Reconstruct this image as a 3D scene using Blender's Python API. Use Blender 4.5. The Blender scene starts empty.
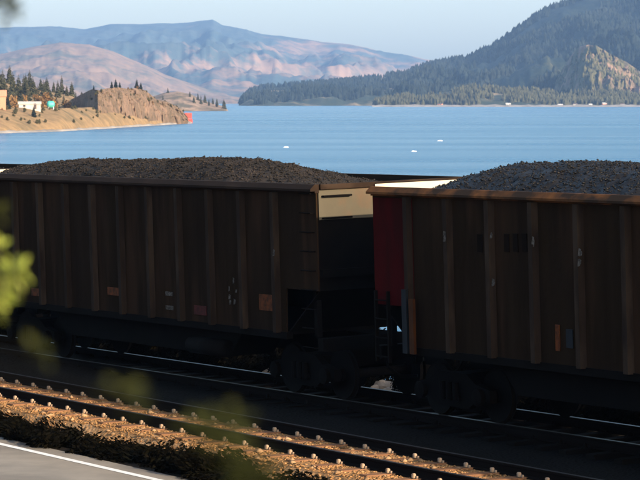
import bpy, bmesh, math, random
import numpy as np
from mathutils import Vector, Matrix, noise
R = math.radians
random.seed(7)
sc = bpy.context.scene
C = sc.collection

# ------------------------------------------------------------------ camera, sky, sun, exposure
F = 3000.0                       # focal length in pixels of a 640 px wide picture
HZ = 100.0                       # image row of the horizon
CAMZ = 5.56                      # eye height over the rail tops
cd = bpy.data.cameras.new('camera')
cam = bpy.data.objects.new('camera', cd)
C.objects.link(cam)
cam.location = (0, 0, CAMZ)
cam.rotation_euler = (R(90) - math.atan((240 - HZ) / F), 0, 0)
cd.sensor_width = 36
cd.lens = F / 640 * 36
cd.clip_start = 0.1
cd.clip_end = 60000
cd.dof.use_dof = True
cd.dof.focus_distance = 54
cd.dof.aperture_fstop = 10
sc.camera = cam

TH = math.atan(1820 / F)
SX = (math.sin(TH), -math.cos(TH))           # along the track, to the right and nearer
NQ = (-math.cos(TH), -math.sin(TH))          # across the track, towards the viewer
ORG = (0.0, 56.0)
def W(s, q, z=0.0):
    return Vector((ORG[0] + s * SX[0] + q * NQ[0], ORG[1] + s * SX[1] + q * NQ[1], z))
RZ = math.atan2(SX[1], SX[0])                # local X = along the track, local Y = away from the viewer

def s_at(px, q):
    k = (px - 320) / F; D = (ORG[1] * NQ[1] + q) / (k * NQ[0] + NQ[1])
    return (k * D) * SX[0] + (D - ORG[1]) * SX[1]
SA, SP = 2.8, 0.5                            # sun run along / beyond the track for a rise of 1
sun_dir = Vector((SX[0] * SA - NQ[0] * SP, SX[1] * SA - NQ[1] * SP, 1.0)).normalized()
elev = math.asin(sun_dir.z)
azim = math.atan2(sun_dir.x, sun_dir.y)
w = bpy.data.worlds.new('World'); sc.world = w; w.use_nodes = True
nt = w.node_tree
sky = nt.nodes.new('ShaderNodeTexSky'); sky.sky_type = 'NISHITA'; sky.sun_disc = False
sky.sun_elevation = elev; sky.sun_rotation = azim; sky.altitude = 50
sky.air_density = 1.0; sky.dust_density = 2.0; sky.ozone_density = 1.0
bg = nt.nodes['Background']; bg.inputs['Strength'].default_value = 0.148
nt.links.new(sky.outputs[0], bg.inputs[0])
ld = bpy.data.lights.new('sun', 'SUN'); ld.energy = 4.0; ld.angle = R(0.5); ld.color = (1.0, 0.83, 0.62)
sun = bpy.data.objects.new('sun', ld); C.objects.link(sun)
sun.rotation_euler = (-sun_dir).to_track_quat('-Z', 'Y').to_euler()
sc.view_settings.view_transform = 'Standard'; sc.view_settings.look = 'None'
sc.view_settings.exposure = 1.2; sc.view_settings.gamma = 1.0; sc.view_settings.use_curve_mapping = False
sc.render.engine = 'CYCLES'
sc.cycles.use_denoising = True
sc.cycles.max_bounces = 6; sc.cycles.volume_bounces = 0; sc.cycles.diffuse_bounces = 3
sc.cycles.sample_clamp_indirect = 4

# ------------------------------------------------------------------ materials
def newmat(name):
    m = bpy.data.materials.new(name); m.use_nodes = True
    return m, m.node_tree.nodes, m.node_tree.links, m.node_tree.nodes['Principled BSDF']

def mat(name, c1, c2=None, rough=0.8, scale=4.0, detail=5.0, bump=0.0, bscale=None, metal=0.0, lo=.35, hi=.65,
        c3=None, s3=1.0, lo3=.5, hi3=.65, island=0.0, spec=0.5, stretch=None, coat=0.0, voro=0.0, dist=0.02):
    m, N, L, B = newmat(name)
    B.inputs['Roughness'].default_value = rough; B.inputs['Metallic'].default_value = metal
    B.inputs['Specular IOR Level'].default_value = spec
    co = N.new('ShaderNodeTexCoord'); src = co.outputs['Object']
    if stretch:
        mp = N.new('ShaderNodeMapping'); mp.inputs['Scale'].default_value = stretch
        L.new(src, mp.inputs[0]); src = mp.outputs[0]
    col = None
    if c2 is None: c2 = tuple(v * .75 for v in c1)
    n = N.new('ShaderNodeTexNoise'); n.inputs['Scale'].default_value = scale; n.inputs['Detail'].default_value = detail
    n.inputs['Roughness'].default_value = .65
    L.new(src, n.inputs['Vector'])
    r = N.new('ShaderNodeValToRGB'); r.color_ramp.elements[0].position = lo; r.color_ramp.elements[1].position = hi
    r.color_ramp.elements[0].color = (*c1, 1); r.color_ramp.elements[1].color = (*c2, 1)
    L.new(n.outputs['Fac'], r.inputs[0]); col = r.outputs[0]
    if c3:
        n3 = N.new('ShaderNodeTexNoise'); n3.inputs['Scale'].default_value = s3; n3.inputs['Detail'].default_value = 6
        L.new(src, n3.inputs['Vector'])
        r3 = N.new('ShaderNodeValToRGB'); r3.color_ramp.elements[0].position = lo3; r3.color_ramp.elements[1].position = hi3
        L.new(n3.outputs['Fac'], r3.inputs[0])
        mx = N.new('ShaderNodeMixRGB'); mx.inputs[2].default_value = (*c3, 1)
        L.new(r3.outputs[0], mx.inputs[0]); L.new(col, mx.inputs[1]); col = mx.outputs[0]
    if island:
        g = N.new('ShaderNodeNewGeometry')
        mr = N.new('ShaderNodeMapRange'); mr.inputs[3].default_value = 1 - island; mr.inputs[4].default_value = 1 + island
        L.new(g.outputs['Random Per Island'], mr.inputs[0])
        vm = N.new('ShaderNodeVectorMath'); vm.operation = 'SCALE'
        L.new(col, vm.inputs[0]); L.new(mr.outputs[0], vm.inputs['Scale']); col = vm.outputs[0]
    L.new(col, B.inputs['Base Color'])
    if bump:
        if voro:
            b = N.new('ShaderNodeTexVoronoi'); b.inputs['Scale'].default_value = voro; bo = b.outputs['Distance']
        else:
            b = N.new('ShaderNodeTexNoise'); b.inputs['Scale'].default_value = bscale or scale * 4; b.inputs['Detail'].default_value = 6
            bo = b.outputs['Fac']
        L.new(co.outputs['Object'], b.inputs['Vector'])
        bp = N.new('ShaderNodeBump'); bp.inputs['Strength'].default_value = bump; bp.inputs['Distance'].default_value = dist
        L.new(bo, bp.inputs['Height']); L.new(bp.outputs[0], B.inputs['Normal'])
    return m

M = {}
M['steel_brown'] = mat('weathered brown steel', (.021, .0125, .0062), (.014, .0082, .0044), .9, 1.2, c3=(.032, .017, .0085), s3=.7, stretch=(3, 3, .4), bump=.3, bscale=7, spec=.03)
M['steel_rib'] = mat('rib steel', (.027, .0175, .0115), (.017, .011, .0075), .85, 2.0, c3=(.040, .027, .018), s3=1.4, stretch=(2, 2, .5), spec=.05)
M['chord_dark'] = mat('dusty top chord', (.026, .015, .009), (.015, .009, .006), .85, 3.0, stretch=(.4, 1, 1), spec=.08, c3=(.045, .028, .018), s3=1.2)
M['chord_rust'] = mat('rusty top chord', (.17, .066, .020), (.06, .028, .012), .85, 1.6, stretch=(.8, 1, 1), spec=.08, c3=(.03, .018, .011), s3=2.2, lo3=.45, hi3=.6)
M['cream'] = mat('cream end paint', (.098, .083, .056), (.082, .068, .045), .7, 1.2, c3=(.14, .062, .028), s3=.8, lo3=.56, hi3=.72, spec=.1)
M['white_end'] = mat('polished inner end sheet', (.55, .48, .36), (.46, .40, .30), .6, 1.5)
M['red'] = mat('dull red paint', (.050, .0030, .0032), (.034, .0024, .0026), .9, 1.5, stretch=(2, 2, .5), spec=.03, c3=(.03, .004, .003), s3=1.5)
M['black'] = mat('grimy black steel and painted shade', (.0050, .0038, .0031), (.0030, .0023, .0019), .9, 3, spec=.05)
M['inner'] = mat('coal stained inner steel', (.009, .0055, .0035), (.006, .0038, .0025), .9, 3, spec=.03)
M['wheel'] = mat('wheel steel', (.0060, .0045, .0036), (.0036, .0028, .0023), .85, 5, spec=.08)
M['orange_mark'] = mat('faded orange reflector', (.12, .030, .005), (.045, .014, .004), .6, 8, spec=.1, lo=.4, hi=.6)
M['red_mark'] = mat('faded red reflector', (.07, .010, .008), (.03, .006, .005), .6, 8, spec=.1)
M['orange_post'] = mat('orange painted post', (.055, .017, .003), (.034, .011, .003), .7, 4, spec=.1)
M['blue_post'] = mat('blue grey post', (.013, .016, .020), (.009, .011, .014), .7, 4, spec=.1)
M['chalk'] = mat('pale stencil paint', (.11, .095, .08), (.03, .025, .02), .8, 18, lo=.4, hi=.6, spec=.1)
M['coal'] = mat('brown dusted coal', (.033, .026, .022), (.018, .0155, .0135), .9, 2.0, island=.45, bump=.6, bscale=16, dist=.03, spec=.1, c3=(.016, .0145, .0135), s3=1.1)
M['coal_black'] = mat('black coal', (.014, .0115, .010), (.007, .0068, .007), .6, 4, island=.7, bump=.6, bscale=16, dist=.03, spec=.25)
M['rail'] = mat('rail flank', (.006, .0035, .0026), (.004, .0026, .002), .9, 6, spec=.05)
M['rail_head'] = mat('polished rail head', (.05, .047, .045), (.035, .032, .03), .5, 12, metal=.6)
M['tie_shade'] = mat('tie with painted shade', (.006, .005, .0045), (.004, .0034, .003), .9, 5, spec=.05)  # ties and plates under the train carry its shade in their colour
M['ballast_shade'] = mat('ballast with painted shade', (.0062, .0054, .0048), (.0036, .0032, .003), .95, 3, bump=.8, voro=16, dist=.05, spec=.05)  # near-black base colour paints the train's shadow onto the ballast
M['tie'] = mat('weathered tie', (.25, .125, .062), (.15, .075, .04), .9, 5, stretch=(1, .3, 1), bump=.4, bscale=20, island=.3, spec=.05)
M['plate'] = mat('tie plate', (.34, .24, .16), (.20, .13, .08), .85, 9, spec=.1, island=.4)
M['ballast'] = mat('tan ballast', (.36, .19, .078), (.22, .12, .05), .95, 3, c3=(.40, .235, .115), s3=.8, bump=.6, voro=16, dist=.04, spec=.05)
M['stone'] = mat('ballast stones', (.36, .19, .078), (.22, .118, .05), .95, .8, island=.4, spec=.05)
M['asphalt'] = mat('worn asphalt', (.27, .235, .19), (.21, .185, .15), .9, 1.0, c3=(.17, .15, .125), s3=.35, bump=.5, bscale=90, dist=.01, spec=.1)
M['paint'] = mat('road paint', (.82, .78, .70), (.62, .59, .52), .7, 6)
M['soil'] = mat('dark soil', (.014, .010, .0065), (.008, .006, .004), .95, 2, bump=.6, bscale=9, dist=.08, c3=(.03, .021, .012), s3=.35, lo3=.55, hi3=.75, spec=.05)
M['shrub'] = mat('dark shrub leaves', (.0026, .0026, .0014), (.0048, .0036, .0018), .95, 3, island=.5, spec=.02)
M['twig'] = mat('brown twig', (.06, .04, .025), (.035, .025, .015), .9, 20)
M['twig_dark'] = mat('shaded twig', (.010, .009, .006), (.006, .005, .004), .9, 20, spec=.05)  # dark tone keeps the blurred twigs from smearing brown
M['wood_bark'] = mat('bark', (.09, .06, .04), (.05, .035, .025), .9, 3, stretch=(1, 1, .2))
M['conifer'] = mat('conifer needles', (.035, .040, .022), (.065, .060, .034), .9, .6, island=.4, spec=.1)
M['conifer_dark'] = mat('dark fir needles', (.008, .014, .014), (.022, .028, .024), .9, .01, island=.4, spec=.1)
M['autumn'] = mat('autumn leaves', (.22, .12, .035), (.16, .09, .04), .85, .5, island=.4, spec=.2)
M['yellow_leaf'] = mat('yellow leaves', (.42, .24, .035), (.30, .18, .04), .85, .5, island=.4, spec=.2)
M['olive'] = mat('olive leaves', (.09, .08, .035), (.06, .06, .03), .85, .5, island=.4, spec=.2)

def leafmat(name, c1, c2, tr):
    m, N, L, B = newmat(name)
    B.inputs['Roughness'].default_value = .7; B.inputs['Specular IOR Level'].default_value = .12
    g = N.new('ShaderNodeNewGeometry'); r = N.new('ShaderNodeValToRGB')
    r.color_ramp.elements[0].color = (*c1, 1); r.color_ramp.elements[1].color = (*c2, 1)
    L.new(g.outputs['Random Per Island'], r.inputs[0]); L.new(r.outputs[0], B.inputs['Base Color'])
    t = N.new('ShaderNodeBsdfTranslucent'); L.new(r.outputs[0], t.inputs[0])
    mx = N.new('ShaderNodeMixShader'); mx.inputs[0].default_value = tr
    out = N['Material Output']
    L.new(B.outputs[0], mx.inputs[1]); L.new(t.outputs[0], mx.inputs[2]); L.new(mx.outputs[0], out.inputs[0])
    return m
M['leaf'] = leafmat('yellow green leaf', (.30, .36, .05), (.42, .44, .10), .35)
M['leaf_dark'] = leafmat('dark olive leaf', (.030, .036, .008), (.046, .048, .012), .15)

def hillmat(name, grass, grass2, forest, forest2, cover, s=.004, rock=None, fine=.03, zone=None, bd=8):
    """grassy slopes with patches of wood; cover = share of wood"""
    m, N, L, B = newmat(name)
    B.inputs['Roughness'].default_value = .95; B.inputs['Specular IOR Level'].default_value = .1
    co = N.new('ShaderNodeTexCoord')
    def nz(scale, det=6, rg=.6):
        n = N.new('ShaderNodeTexNoise'); n.inputs['Scale'].default_value = scale; n.inputs['Detail'].default_value = det
        n.inputs['Roughness'].default_value = rg; L.new(co.outputs['Object'], n.inputs['Vector']); return n.outputs['Fac']
    def ramp(f, a, b, ca=(0, 0, 0), cb=(1, 1, 1)):
        r = N.new('ShaderNodeValToRGB'); r.color_ramp.elements[0].position = a; r.color_ramp.elements[1].position = b
        r.color_ramp.elements[0].color = (*ca, 1); r.color_ramp.elements[1].color = (*cb, 1); L.new(f, r.inputs[0]); return r.outputs[0]
    g = ramp(nz(fine), .4, .62, grass, grass2)
    f = ramp(nz(fine * 1.5), .4, .6, forest, forest2)
    base = nz(s, 8, .7)
    if zone:                                   # woods grow thicker on one side of the range and on its upper slopes
        sp_ = N.new('ShaderNodeSeparateXYZ'); L.new(co.outputs['Object'], sp_.inputs[0])
        a = N.new('ShaderNodeMapRange'); a.inputs[1].default_value = zone[0]; a.inputs[2].default_value = zone[1]; a.inputs[3].default_value = 1; a.inputs[4].default_value = 0; L.new(sp_.outputs[0], a.inputs[0])
        b = N.new('ShaderNodeMapRange'); b.inputs[1].default_value = zone[2]; b.inputs[2].default_value = zone[3]; b.inputs[3].default_value = 0; b.inputs[4].default_value = zone[4]; L.new(sp_.outputs[2], b.inputs[0])
        c = N.new('ShaderNodeMath'); c.operation = 'MULTIPLY_ADD'; L.new(a.outputs[0], c.inputs[0]); L.new(b.outputs[0], c.inputs[1]); L.new(base, c.inputs[2]); base = c.outputs[0]
    k = ramp(base, 1 - cover - .07, 1 - cover + .05)
    mx = N.new('ShaderNodeMixRGB'); L.new(k, mx.inputs[0]); L.new(g, mx.inputs[1]); L.new(f, mx.inputs[2])
    L.new(mx.outputs[0], B.inputs['Base Color'])
    bp = N.new('ShaderNodeBump'); bp.inputs['Strength'].default_value = .8; bp.inputs['Distance'].default_value = bd
    L.new(nz(fine), bp.inputs['Height']); L.new(bp.outputs[0], B.inputs['Normal'])
    return m
M['far_hill'] = hillmat('far ridge', (.33, .21, .145), (.24, .165, .125), (.05, .085, .10), (.08, .11, .115), .48, .0030, fine=.008, zone=(-350, -50, 100, 260, .16))
M['mid_hill'] = hillmat('mid slopes', (.29, .19, .13), (.22, .155, .115), (.10, .10, .085), (.14, .13, .10), .44, .005, fine=.015)
M['low_hill'] = hillmat('low wooded hills', (.30, .22, .13), (.20, .17, .10), (.03, .045, .035), (.05, .06, .04), .55, .006, fine=.02)
M['mountain'] = hillmat('mountain ground', (.19, .17, .075), (.12, .12, .06), (.012, .022, .022), (.024, .034, .028), .66, .003, fine=.02)
M['bluff_far'] = hillmat('rocky bluff', (.26, .165, .11), (.17, .12, .085), (.075, .07, .035), (.11, .10, .045), .52, .014, fine=.03)
M['point'] = hillmat('dry grass point', (.29, .19, .095), (.20, .135, .072), (.11, .09, .05), (.17, .125, .07), .42, .05, fine=.25, bd=.5)
M['bluff_near'] = hillmat('basalt bluff', (.25, .16, .105), (.165, .11, .075), (.11, .08, .05), (.15, .105, .07), .50, .10, fine=.3, bd=.9)
M['spit'] = hillmat('far spit ground', (.30, .21, .15), (.22, .16, .12), (.10, .09, .06), (.12, .10, .07), .45, .02, fine=.08, bd=1.5)
M['shore_rock'] = mat('pale shore rocks', (.36, .31, .26), (.18, .16, .14), .9, .06, bump=.4, bscale=1, dist=.5)
M['wall_white'] = mat('white wall', (.50, .47, .42), (.40, .37, .33), .8, .5)
M['roof_grey'] = mat('pale roof', (.55, .53, .50), (.45, .43, .40), .7, .5)
M['wall_orange'] = mat('salmon wall', (.62, .25, .15), (.55, .22, .13), .8, .5)
M['roof_dark'] = mat('dark roof', (.10, .07, .06), (.07, .05, .045), .8, .5)
M['teal'] = mat('teal paint', (.07, .42, .34), (.05, .34, .28), .5, .5)
M['signal_red'] = mat('signal red', (.60, .07, .05), (.5, .06, .045), .5, .5)
M['glass'] = mat('dark window', (.03, .035, .04), (.02, .02, .03), .15, 1)
M['foam'] = mat('white foam', (.85, .87, .88), (.75, .78, .80), .6, 2)

# ------------------------------------------------------------------ mesh helpers
def tag(o, label=None, cat=None, group=None, kind=None):
    if label: o['label'] = label
    if cat: o['category'] = cat
    if group: o['group'] = group
    if kind: o['kind'] = kind
    return o
def empty(name, loc, rz=0.0, label=None, cat=None, group=None):
    o = bpy.data.objects.new(name, None); C.objects.link(o); o.location = loc; o.rotation_euler = (0, 0, rz)
    return tag(o, label, cat, group)
class MB:
    def __init__(s): s.v = []; s.f = []
    def add(s, vs, fs):
        b = len(s.v); s.v += [tuple(v) for v in vs]; s.f += [tuple(i + b for i in f) for f in fs]; return s
    def box(s, x0, x1, y0, y1, z0, z1, bev=0.0):
        if bev:
            bm = bmesh.new(); bmesh.ops.create_cube(bm, size=1)
            for v in bm.verts: v.co = Vector(((x0 + x1) / 2 + v.co.x * (x1 - x0), (y0 + y1) / 2 + v.co.y * (y1 - y0), (z0 + z1) / 2 + v.co.z * (z1 - z0)))
            bmesh.ops.bevel(bm, geom=bm.edges[:], offset=bev, segments=2, affect='EDGES')
            bm.verts.index_update()
            s.add([v.co for v in bm.verts], [[v.index for v in f.verts] for f in bm.faces]); bm.free(); return s
        return s.add([(x0, y0, z0), (x1, y0, z0), (x1, y1, z0), (x0, y1, z0), (x0, y0, z1), (x1, y0, z1), (x1, y1, z1), (x0, y1, z1)],
                     [(0, 3, 2, 1), (4, 5, 6, 7), (0, 1, 5, 4), (1, 2, 6, 5), (2, 3, 7, 6), (3, 0, 4, 7)])
    def prism(s, poly, axis, a, b):
        """extrude a 2-D outline (counter-clockwise) along an axis: 'x' -> (y,z) outline, 'y' -> (x,z) outline"""
        def p(t, u, v): return (t, u, v) if axis == 'x' else (u, t, v)
        n = len(poly)
        vs = [p(a, *q) for q in poly] + [p(b, *q) for q in poly]
        fs = [tuple(range(n)), tuple(range(2 * n - 1, n - 1, -1))] + [(i, i + n, (i + 1) % n + n, (i + 1) % n) for i in range(n)]
        return s.add(vs, fs)
    def tube(s, pts, r, n=8, cap=True):
        pts = [Vector(p) for p in pts]
        if not hasattr(r, '__len__'): r = [r] * len(pts)
        rings = []
        for i, p in enumerate(pts):
            d = (pts[min(i + 1, len(pts) - 1)] - pts[max(i - 1, 0)]).normalized()
            a = d.orthogonal().normalized(); b = d.cross(a)
            rings.append([p + (a * math.cos(2 * math.pi * k / n) + b * math.sin(2 * math.pi * k / n)) * r[i] for k in range(n)])
        vs = [v for g in rings for v in g]; fs = []
        for i in range(len(pts) - 1):
            for k in range(n): fs.append((i * n + k, i * n + (k + 1) % n, (i + 1) * n + (k + 1) % n, (i + 1) * n + k))
        if cap: fs += [tuple(range(n))[::-1], tuple(range((len(pts) - 1) * n, len(pts) * n))]
        return s.add(vs, fs)
    def lathe_y(s, prof, cx, cz, n=24):
        """prof: (radius, y) pairs, turned round the axis parallel to y through (cx, cz)"""
        vs = []; m = len(prof)
        for r, y in prof:
            for k in range(n):
                a = 2 * math.pi * k / n; vs.append((cx + r * math.cos(a), y, cz + r * math.sin(a)))
        fs = [(i * n + k, i * n + (k + 1) % n, (i + 1) * n + (k + 1) % n, (i + 1) * n + k) for i in range(m - 1) for k in range(n)]
        fs += [tuple(range(n))[::-1], tuple(range((m - 1) * n, m * n))]
        return s.add(vs, fs)
    def build(s, name, m, parent=None, smooth=False):
        me = bpy.data.meshes.new(name); me.from_pydata(s.v, [], s.f); me.update()
        bm = bmesh.new(); bm.from_mesh(me); bmesh.ops.recalc_face_normals(bm, faces=bm.faces[:]) if len(s.f) < 20000 else None
        bm.to_mesh(me); bm.free()
        me.materials.append(M[m] if isinstance(m, str) else m)
        if smooth: me.polygons.foreach_set('use_smooth', [True] * len(me.polygons))
        o = bpy.data.objects.new(name, me); C.objects.link(o)
        if parent: o.parent = parent
        return o
def copy_tree(o, parent=None):
    c = o.copy(); C.objects.link(c); c.parent = parent
    for ch in list(o.children): copy_tree(ch, c)
    return c
def blob_stones(n, fn, size, seed=1, name='stones', m='stone', parent=None, flat=.6, squash=None):
    """n irregular stones (distorted octahedra) in one mesh; fn(rng) -> centre"""
    rg = np.random.default_rng(seed)
    base = np.array([(1, 0, 0), (0, 1, 0), (-1, 0, 0), (0, -1, 0), (0, 0, 1), (0, 0, -1)], float)
    tri = np.array([(0, 1, 4), (1, 2, 4), (2, 3, 4), (3, 0, 4), (1, 0, 5), (2, 1, 5), (3, 2, 5), (0, 3, 5)])
    cs = np.array([fn(rg) for _ in range(n)])
    sz = rg.uniform(size[0], size[1], (n, 1, 1))
    v = base[None] * rg.uniform(.6, 1.3, (n, 6, 1)) + rg.normal(0, .15, (n, 6, 3))
    v[:, :, 2] *= flat
    a = rg.uniform(0, 6.28, n); ca, sa = np.cos(a)[:, None], np.sin(a)[:, None]
    x = v[:, :, 0] * ca - v[:, :, 1] * sa; y = v[:, :, 0] * sa + v[:, :, 1] * ca
    v = np.stack([x, y, v[:, :, 2]], 2) * sz + cs[:, None]
    f = (tri[None] + (np.arange(n) * 6)[:, None, None]).reshape(-1, 3)
    return npmesh(name, v.reshape(-1, 3), f, m, parent)
def npmesh(name, v, f, m, parent=None, smooth=False):
    me = bpy.data.meshes.new(name)
    k = f.shape[1]
    me.vertices.add(len(v)); me.vertices.foreach_set('co', np.asarray(v, np.float32).ravel())
    me.loops.add(f.size); me.loops.foreach_set('vertex_index', f.astype(np.int32).ravel())
    me.polygons.add(len(f)); me.polygons.foreach_set('loop_start', np.arange(0, f.size, k, dtype=np.int32))
    me.polygons.foreach_set('loop_total', np.full(len(f), k, np.int32))
    me.update(calc_edges=True); me.validate()
    me.materials.append(M[m])
    if smooth: me.polygons.foreach_set('use_smooth', [True] * len(me.polygons))
    o = bpy.data.objects.new(name, me); C.objects.link(o)
    if parent: o.parent = parent
    return o
def grid_mesh(name, pts, nu, nv, m, parent=None, smooth=True):
    v = np.array(pts, float)
    i = np.arange(nu - 1)[:, None] * nv + np.arange(nv - 1)[None]
    f = np.stack([i, i + nv, i + nv + 1, i + 1], -1).reshape(-1, 4)
    return npmesh(name, v, f, m, parent, smooth)
def fbm(x, y, z=0.0, o=5): return noise.fractal(Vector((x, y, z)), 1.0, 2.0, o)

# ------------------------------------------------------------------ ground, river, road, ballast
def lerp(a, b, t): return a + (b - a) * t
GP = [(-60, -9), (-16, -7.5), (-13, -5.6), (-7, -.75), (-3.2, -.62), (5.7, -.62), (6.9, -.19), (16, -.19), (20, .9), (27, 3.55), (34, 3.9), (90, 9), (300, 40)]
def gz(q):
    if q <= GP[0][0]: return GP[0][1]
    for (a, za), (b, zb) in zip(GP, GP[1:]):
        if q <= b: return lerp(za, zb, (q - a) / (b - a))
    return GP[-1][1]
ss = [-600, -450, -300, -200, -140, -100] + [x * 1.0 for x in range(-80, 61)] + [75, 90, 120, 160, 220, 300, 450, 600]
qs = [-60, -30, -20] + [-14 + .5 * i for i in range(0, 62)] + [17 + i for i in range(0, 20)] + [40, 50, 65, 90, 130, 200, 300]
pts = []
for s in ss:
    for q in qs:
        z = gz(q)
        if not (6.6 < q < 16.5) : z += .06 * fbm(s * .8, q * .8)
        if q < -7: z += .25 * fbm(s * .7, q * .7, 4)
        if q > 17: z += .25 * fbm(s * .2, q * .2, 9)
        pts.append(W(s, q, z))
tag(grid_mesh('ground', pts, len(ss), len(qs), 'soil'), kind='structure')

def strip(name, prof, m, s0, s1, step, jit=0.0, kind='structure'):
    n = int((s1 - s0) / step) + 1; pts = []
    for i in range(n):
        s = s0 + i * step
        for k, (q, z) in enumerate(prof):
            j = jit * fbm(s * 1.3, q * 2, 3) if 0 < k < len(prof) - 1 else 0
            e = jit * 4 * fbm(s * .9, 7.7, 2) if k >= len(prof) - 3 and prof[-1][0] > 5 else 0
            pts.append(W(s, q + e, z + j))
    o = grid_mesh(name, pts, n, len(prof), m)
    if kind: tag(o, kind=kind)
    return o
bp_ = [(-3.35, -.75), (-2.9, -.45), (-2.4, -.20), (-1.9, -.185), (-1.4, -.18), (-.9, -.18), (-.4, -.18), (0, -.18), (.5, -.18), (1, -.19), (1.6, -.2), (2.2, -.19),
       (2.6, -.18), (3, -.18), (3.5, -.18), (4, -.18), (4.5, -.18), (4.9, -.185), (5.15, -.21), (5.45, -.38), (5.9, -.72)]
strip('ballast_bed', [p for p in bp_ if p[0] < 2.3] + [(2.3, -.185), (2.6, -.183), (2.79, -.183)], 'ballast_shade', -90, 40, .35, .018)  # sheet on the shadow side of the empty track, shade painted in
strip('ballast_bed', [(2.79, -.183)] + [p for p in bp_ if p[0] > 2.8], 'ballast', -90, 40, .35, .018)
strip('road', [(7.33, -.40), (7.33, -.17), (9, -.15), (11, -.12), (13, -.15), (15.2, -.17), (15.2, -.40)], 'asphalt', -300, 200, 5)
strip('road_edge_line', [(7.72, -.1605), (7.87, -.1585)], 'paint', -300, 200, 5)
strip('road_centre_line', [(11.15, -.1165), (11.3, -.1165)], mat('yellow paint', (.6, .4, .05)), -300, 200, 5) if False else None

# river
m, N, L, B = newmat('river water')
B.inputs['Base Color'].default_value = (.008, .105, .215, 1); B.inputs['Roughness'].default_value = .16; B.inputs['IOR'].default_value = 1.33; B.inputs['Specular IOR Level'].default_value = .32
co = N.new('ShaderNodeTexCoord')
mp = N.new('ShaderNodeMapping'); mp.inputs['Scale'].default_value = (.35, 1.0, 1); mp.inputs['Rotation'].default_value = (0, 0, R(12)); L.new(co.outputs['Object'], mp.inputs[0])
n1 = N.new('ShaderNodeTexNoise'); n1.inputs['Scale'].default_value = .35; n1.inputs['Detail'].default_value = 8; n1.inputs['Roughness'].default_value = .6; L.new(mp.outputs[0], n1.inputs['Vector'])
b1 = N.new('ShaderNodeBump'); b1.inputs['Strength'].default_value = 1.0; b1.inputs['Distance'].default_value = 1.6
L.new(n1.outputs['Fac'], b1.inputs['Height']); L.new(b1.outputs[0], B.inputs['Normal'])
mp2 = N.new('ShaderNodeMapping'); mp2.inputs['Scale'].default_value = (.0035, .016, 1); mp2.inputs['Rotation'].default_value = (0, 0, R(-6)); L.new(co.outputs['Object'], mp2.inputs[0])
n2 = N.new('ShaderNodeTexNoise'); n2.inputs['Scale'].default_value = 1.0; n2.inputs['Detail'].default_value = 5; L.new(mp2.outputs[0], n2.inputs['Vector'])
r2 = N.new('ShaderNodeMapRange'); r2.inputs[1].default_value = .35; r2.inputs[2].default_value = .65; r2.inputs[3].default_value = .20; r2.inputs[4].default_value = .28
L.new(n2.outputs['Fac'], r2.inputs[0]); L.new(r2.outputs[0], B.inputs['Roughness'])
cr = N.new('ShaderNodeMapRange'); cr.inputs[1].default_value = .3; cr.inputs[2].default_value = .7; cr.inputs[3].default_value = .92; cr.inputs[4].default_value = 1.0
n4 = N.new('ShaderNodeTexNoise'); n4.inputs['Scale'].default_value = 2.3; n4.inputs['Detail'].default_value = 6; L.new(mp2.outputs[0], n4.inputs['Vector'])
L.new(n4.outputs['Fac'], cr.inputs[0]); L.new(cr.outputs[0], b1.inputs['Strength'])
M['water'] = m
WZ = -5.0
o = MB().add([(-8800, -300, WZ), (8800, -300, WZ), (8800, 19000, WZ), (-8800, 19000, WZ)], [(0, 1, 2, 3)]).build('river', 'water')
tag(o, kind='structure')
o = MB().add([(-8900, -2900, -9.5), (8900, -2900, -9.5), (8900, 19100, -9.5), (-8900, 19100, -9.5)], [(0, 1, 2, 3)]).build('ground', 'soil')
tag(o, kind='structure')

# ------------------------------------------------------------------ hills across the river
def interp(prof, x):
    if x <= prof[0][0]: return prof[0][1]
    for (a, ya), (b, yb) in zip(prof, prof[1:]):
        if x <= b:
            t = (x - a) / (b - a); return lerp(ya, yb, t)
    return prof[-1][1]
class Hill:
    """ridge outline measured from the photograph (column, row), set at its own distance; front foot at df, crest at dr, back foot at db"""
    def __init__(s, prof, df, dr, db, amp, freq, power=.85, seed=0, cell=None, gully=0.0, rock=0.0):
        s.prof, s.df, s.dr, s.db, s.amp, s.freq, s.pw, s.seed, s.gully, s.rock = prof, df, dr, db, amp, freq, power, seed, gully, rock
    def d(s, k, x): return interp(k, x) if isinstance(k, list) else k
    def at(s, px, v):
        df, dr, db = s.d(s.df, px), s.d(s.dr, px), s.d(s.db, px)
        top = CAMZ + (HZ - interp(s.prof, px)) * dr / F
        if v <= 1:
            D = lerp(df, dr, v); k = v ** s.pw
        else:
            D = lerp(dr, db, v - 1); k = max(0, 1 - (v - 1)) ** .8
        if s.rock: D += s.rock * (fbm(px * .16, v * 3.2, s.seed + 1) + .5 * abs(fbm(px * .5, v * 6, s.seed + 2)))
        X = (px - 320) / F * D
        rise = top - (WZ - 1.5)
        n = noise.fractal(Vector((X * s.freq, D * s.freq, s.seed)), .75, 2.1, 7)
        g = -abs(noise.fractal(Vector((X * s.freq * 2.6, D * s.freq * .9, s.seed + 5)), .8, 2.1, 6)) * s.gully
        env = min(1, rise / 40 + .25) * (3.2 * k * (1 - k) + .05 if v <= 1 else min(.5, 3 * (v - 1)) * (2 - v) + .05)
        z = WZ - 1.5 + rise * k + (n * s.amp + g) * env
        return Vector((X, D, z))
    def mesh(s, name, m, nu, nv, label=None, cat=None):
        a, b = s.prof[0][0], s.prof[-1][0]
        pts = []
        for i in range(nu):
            px = lerp(a, b, i / (nu - 1))
            for j in range(nv): pts.append(s.at(px, 2.0 * j / (nv - 1)))
        return tag(grid_mesh(name, pts, nu, nv, m), kind='structure')
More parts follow.
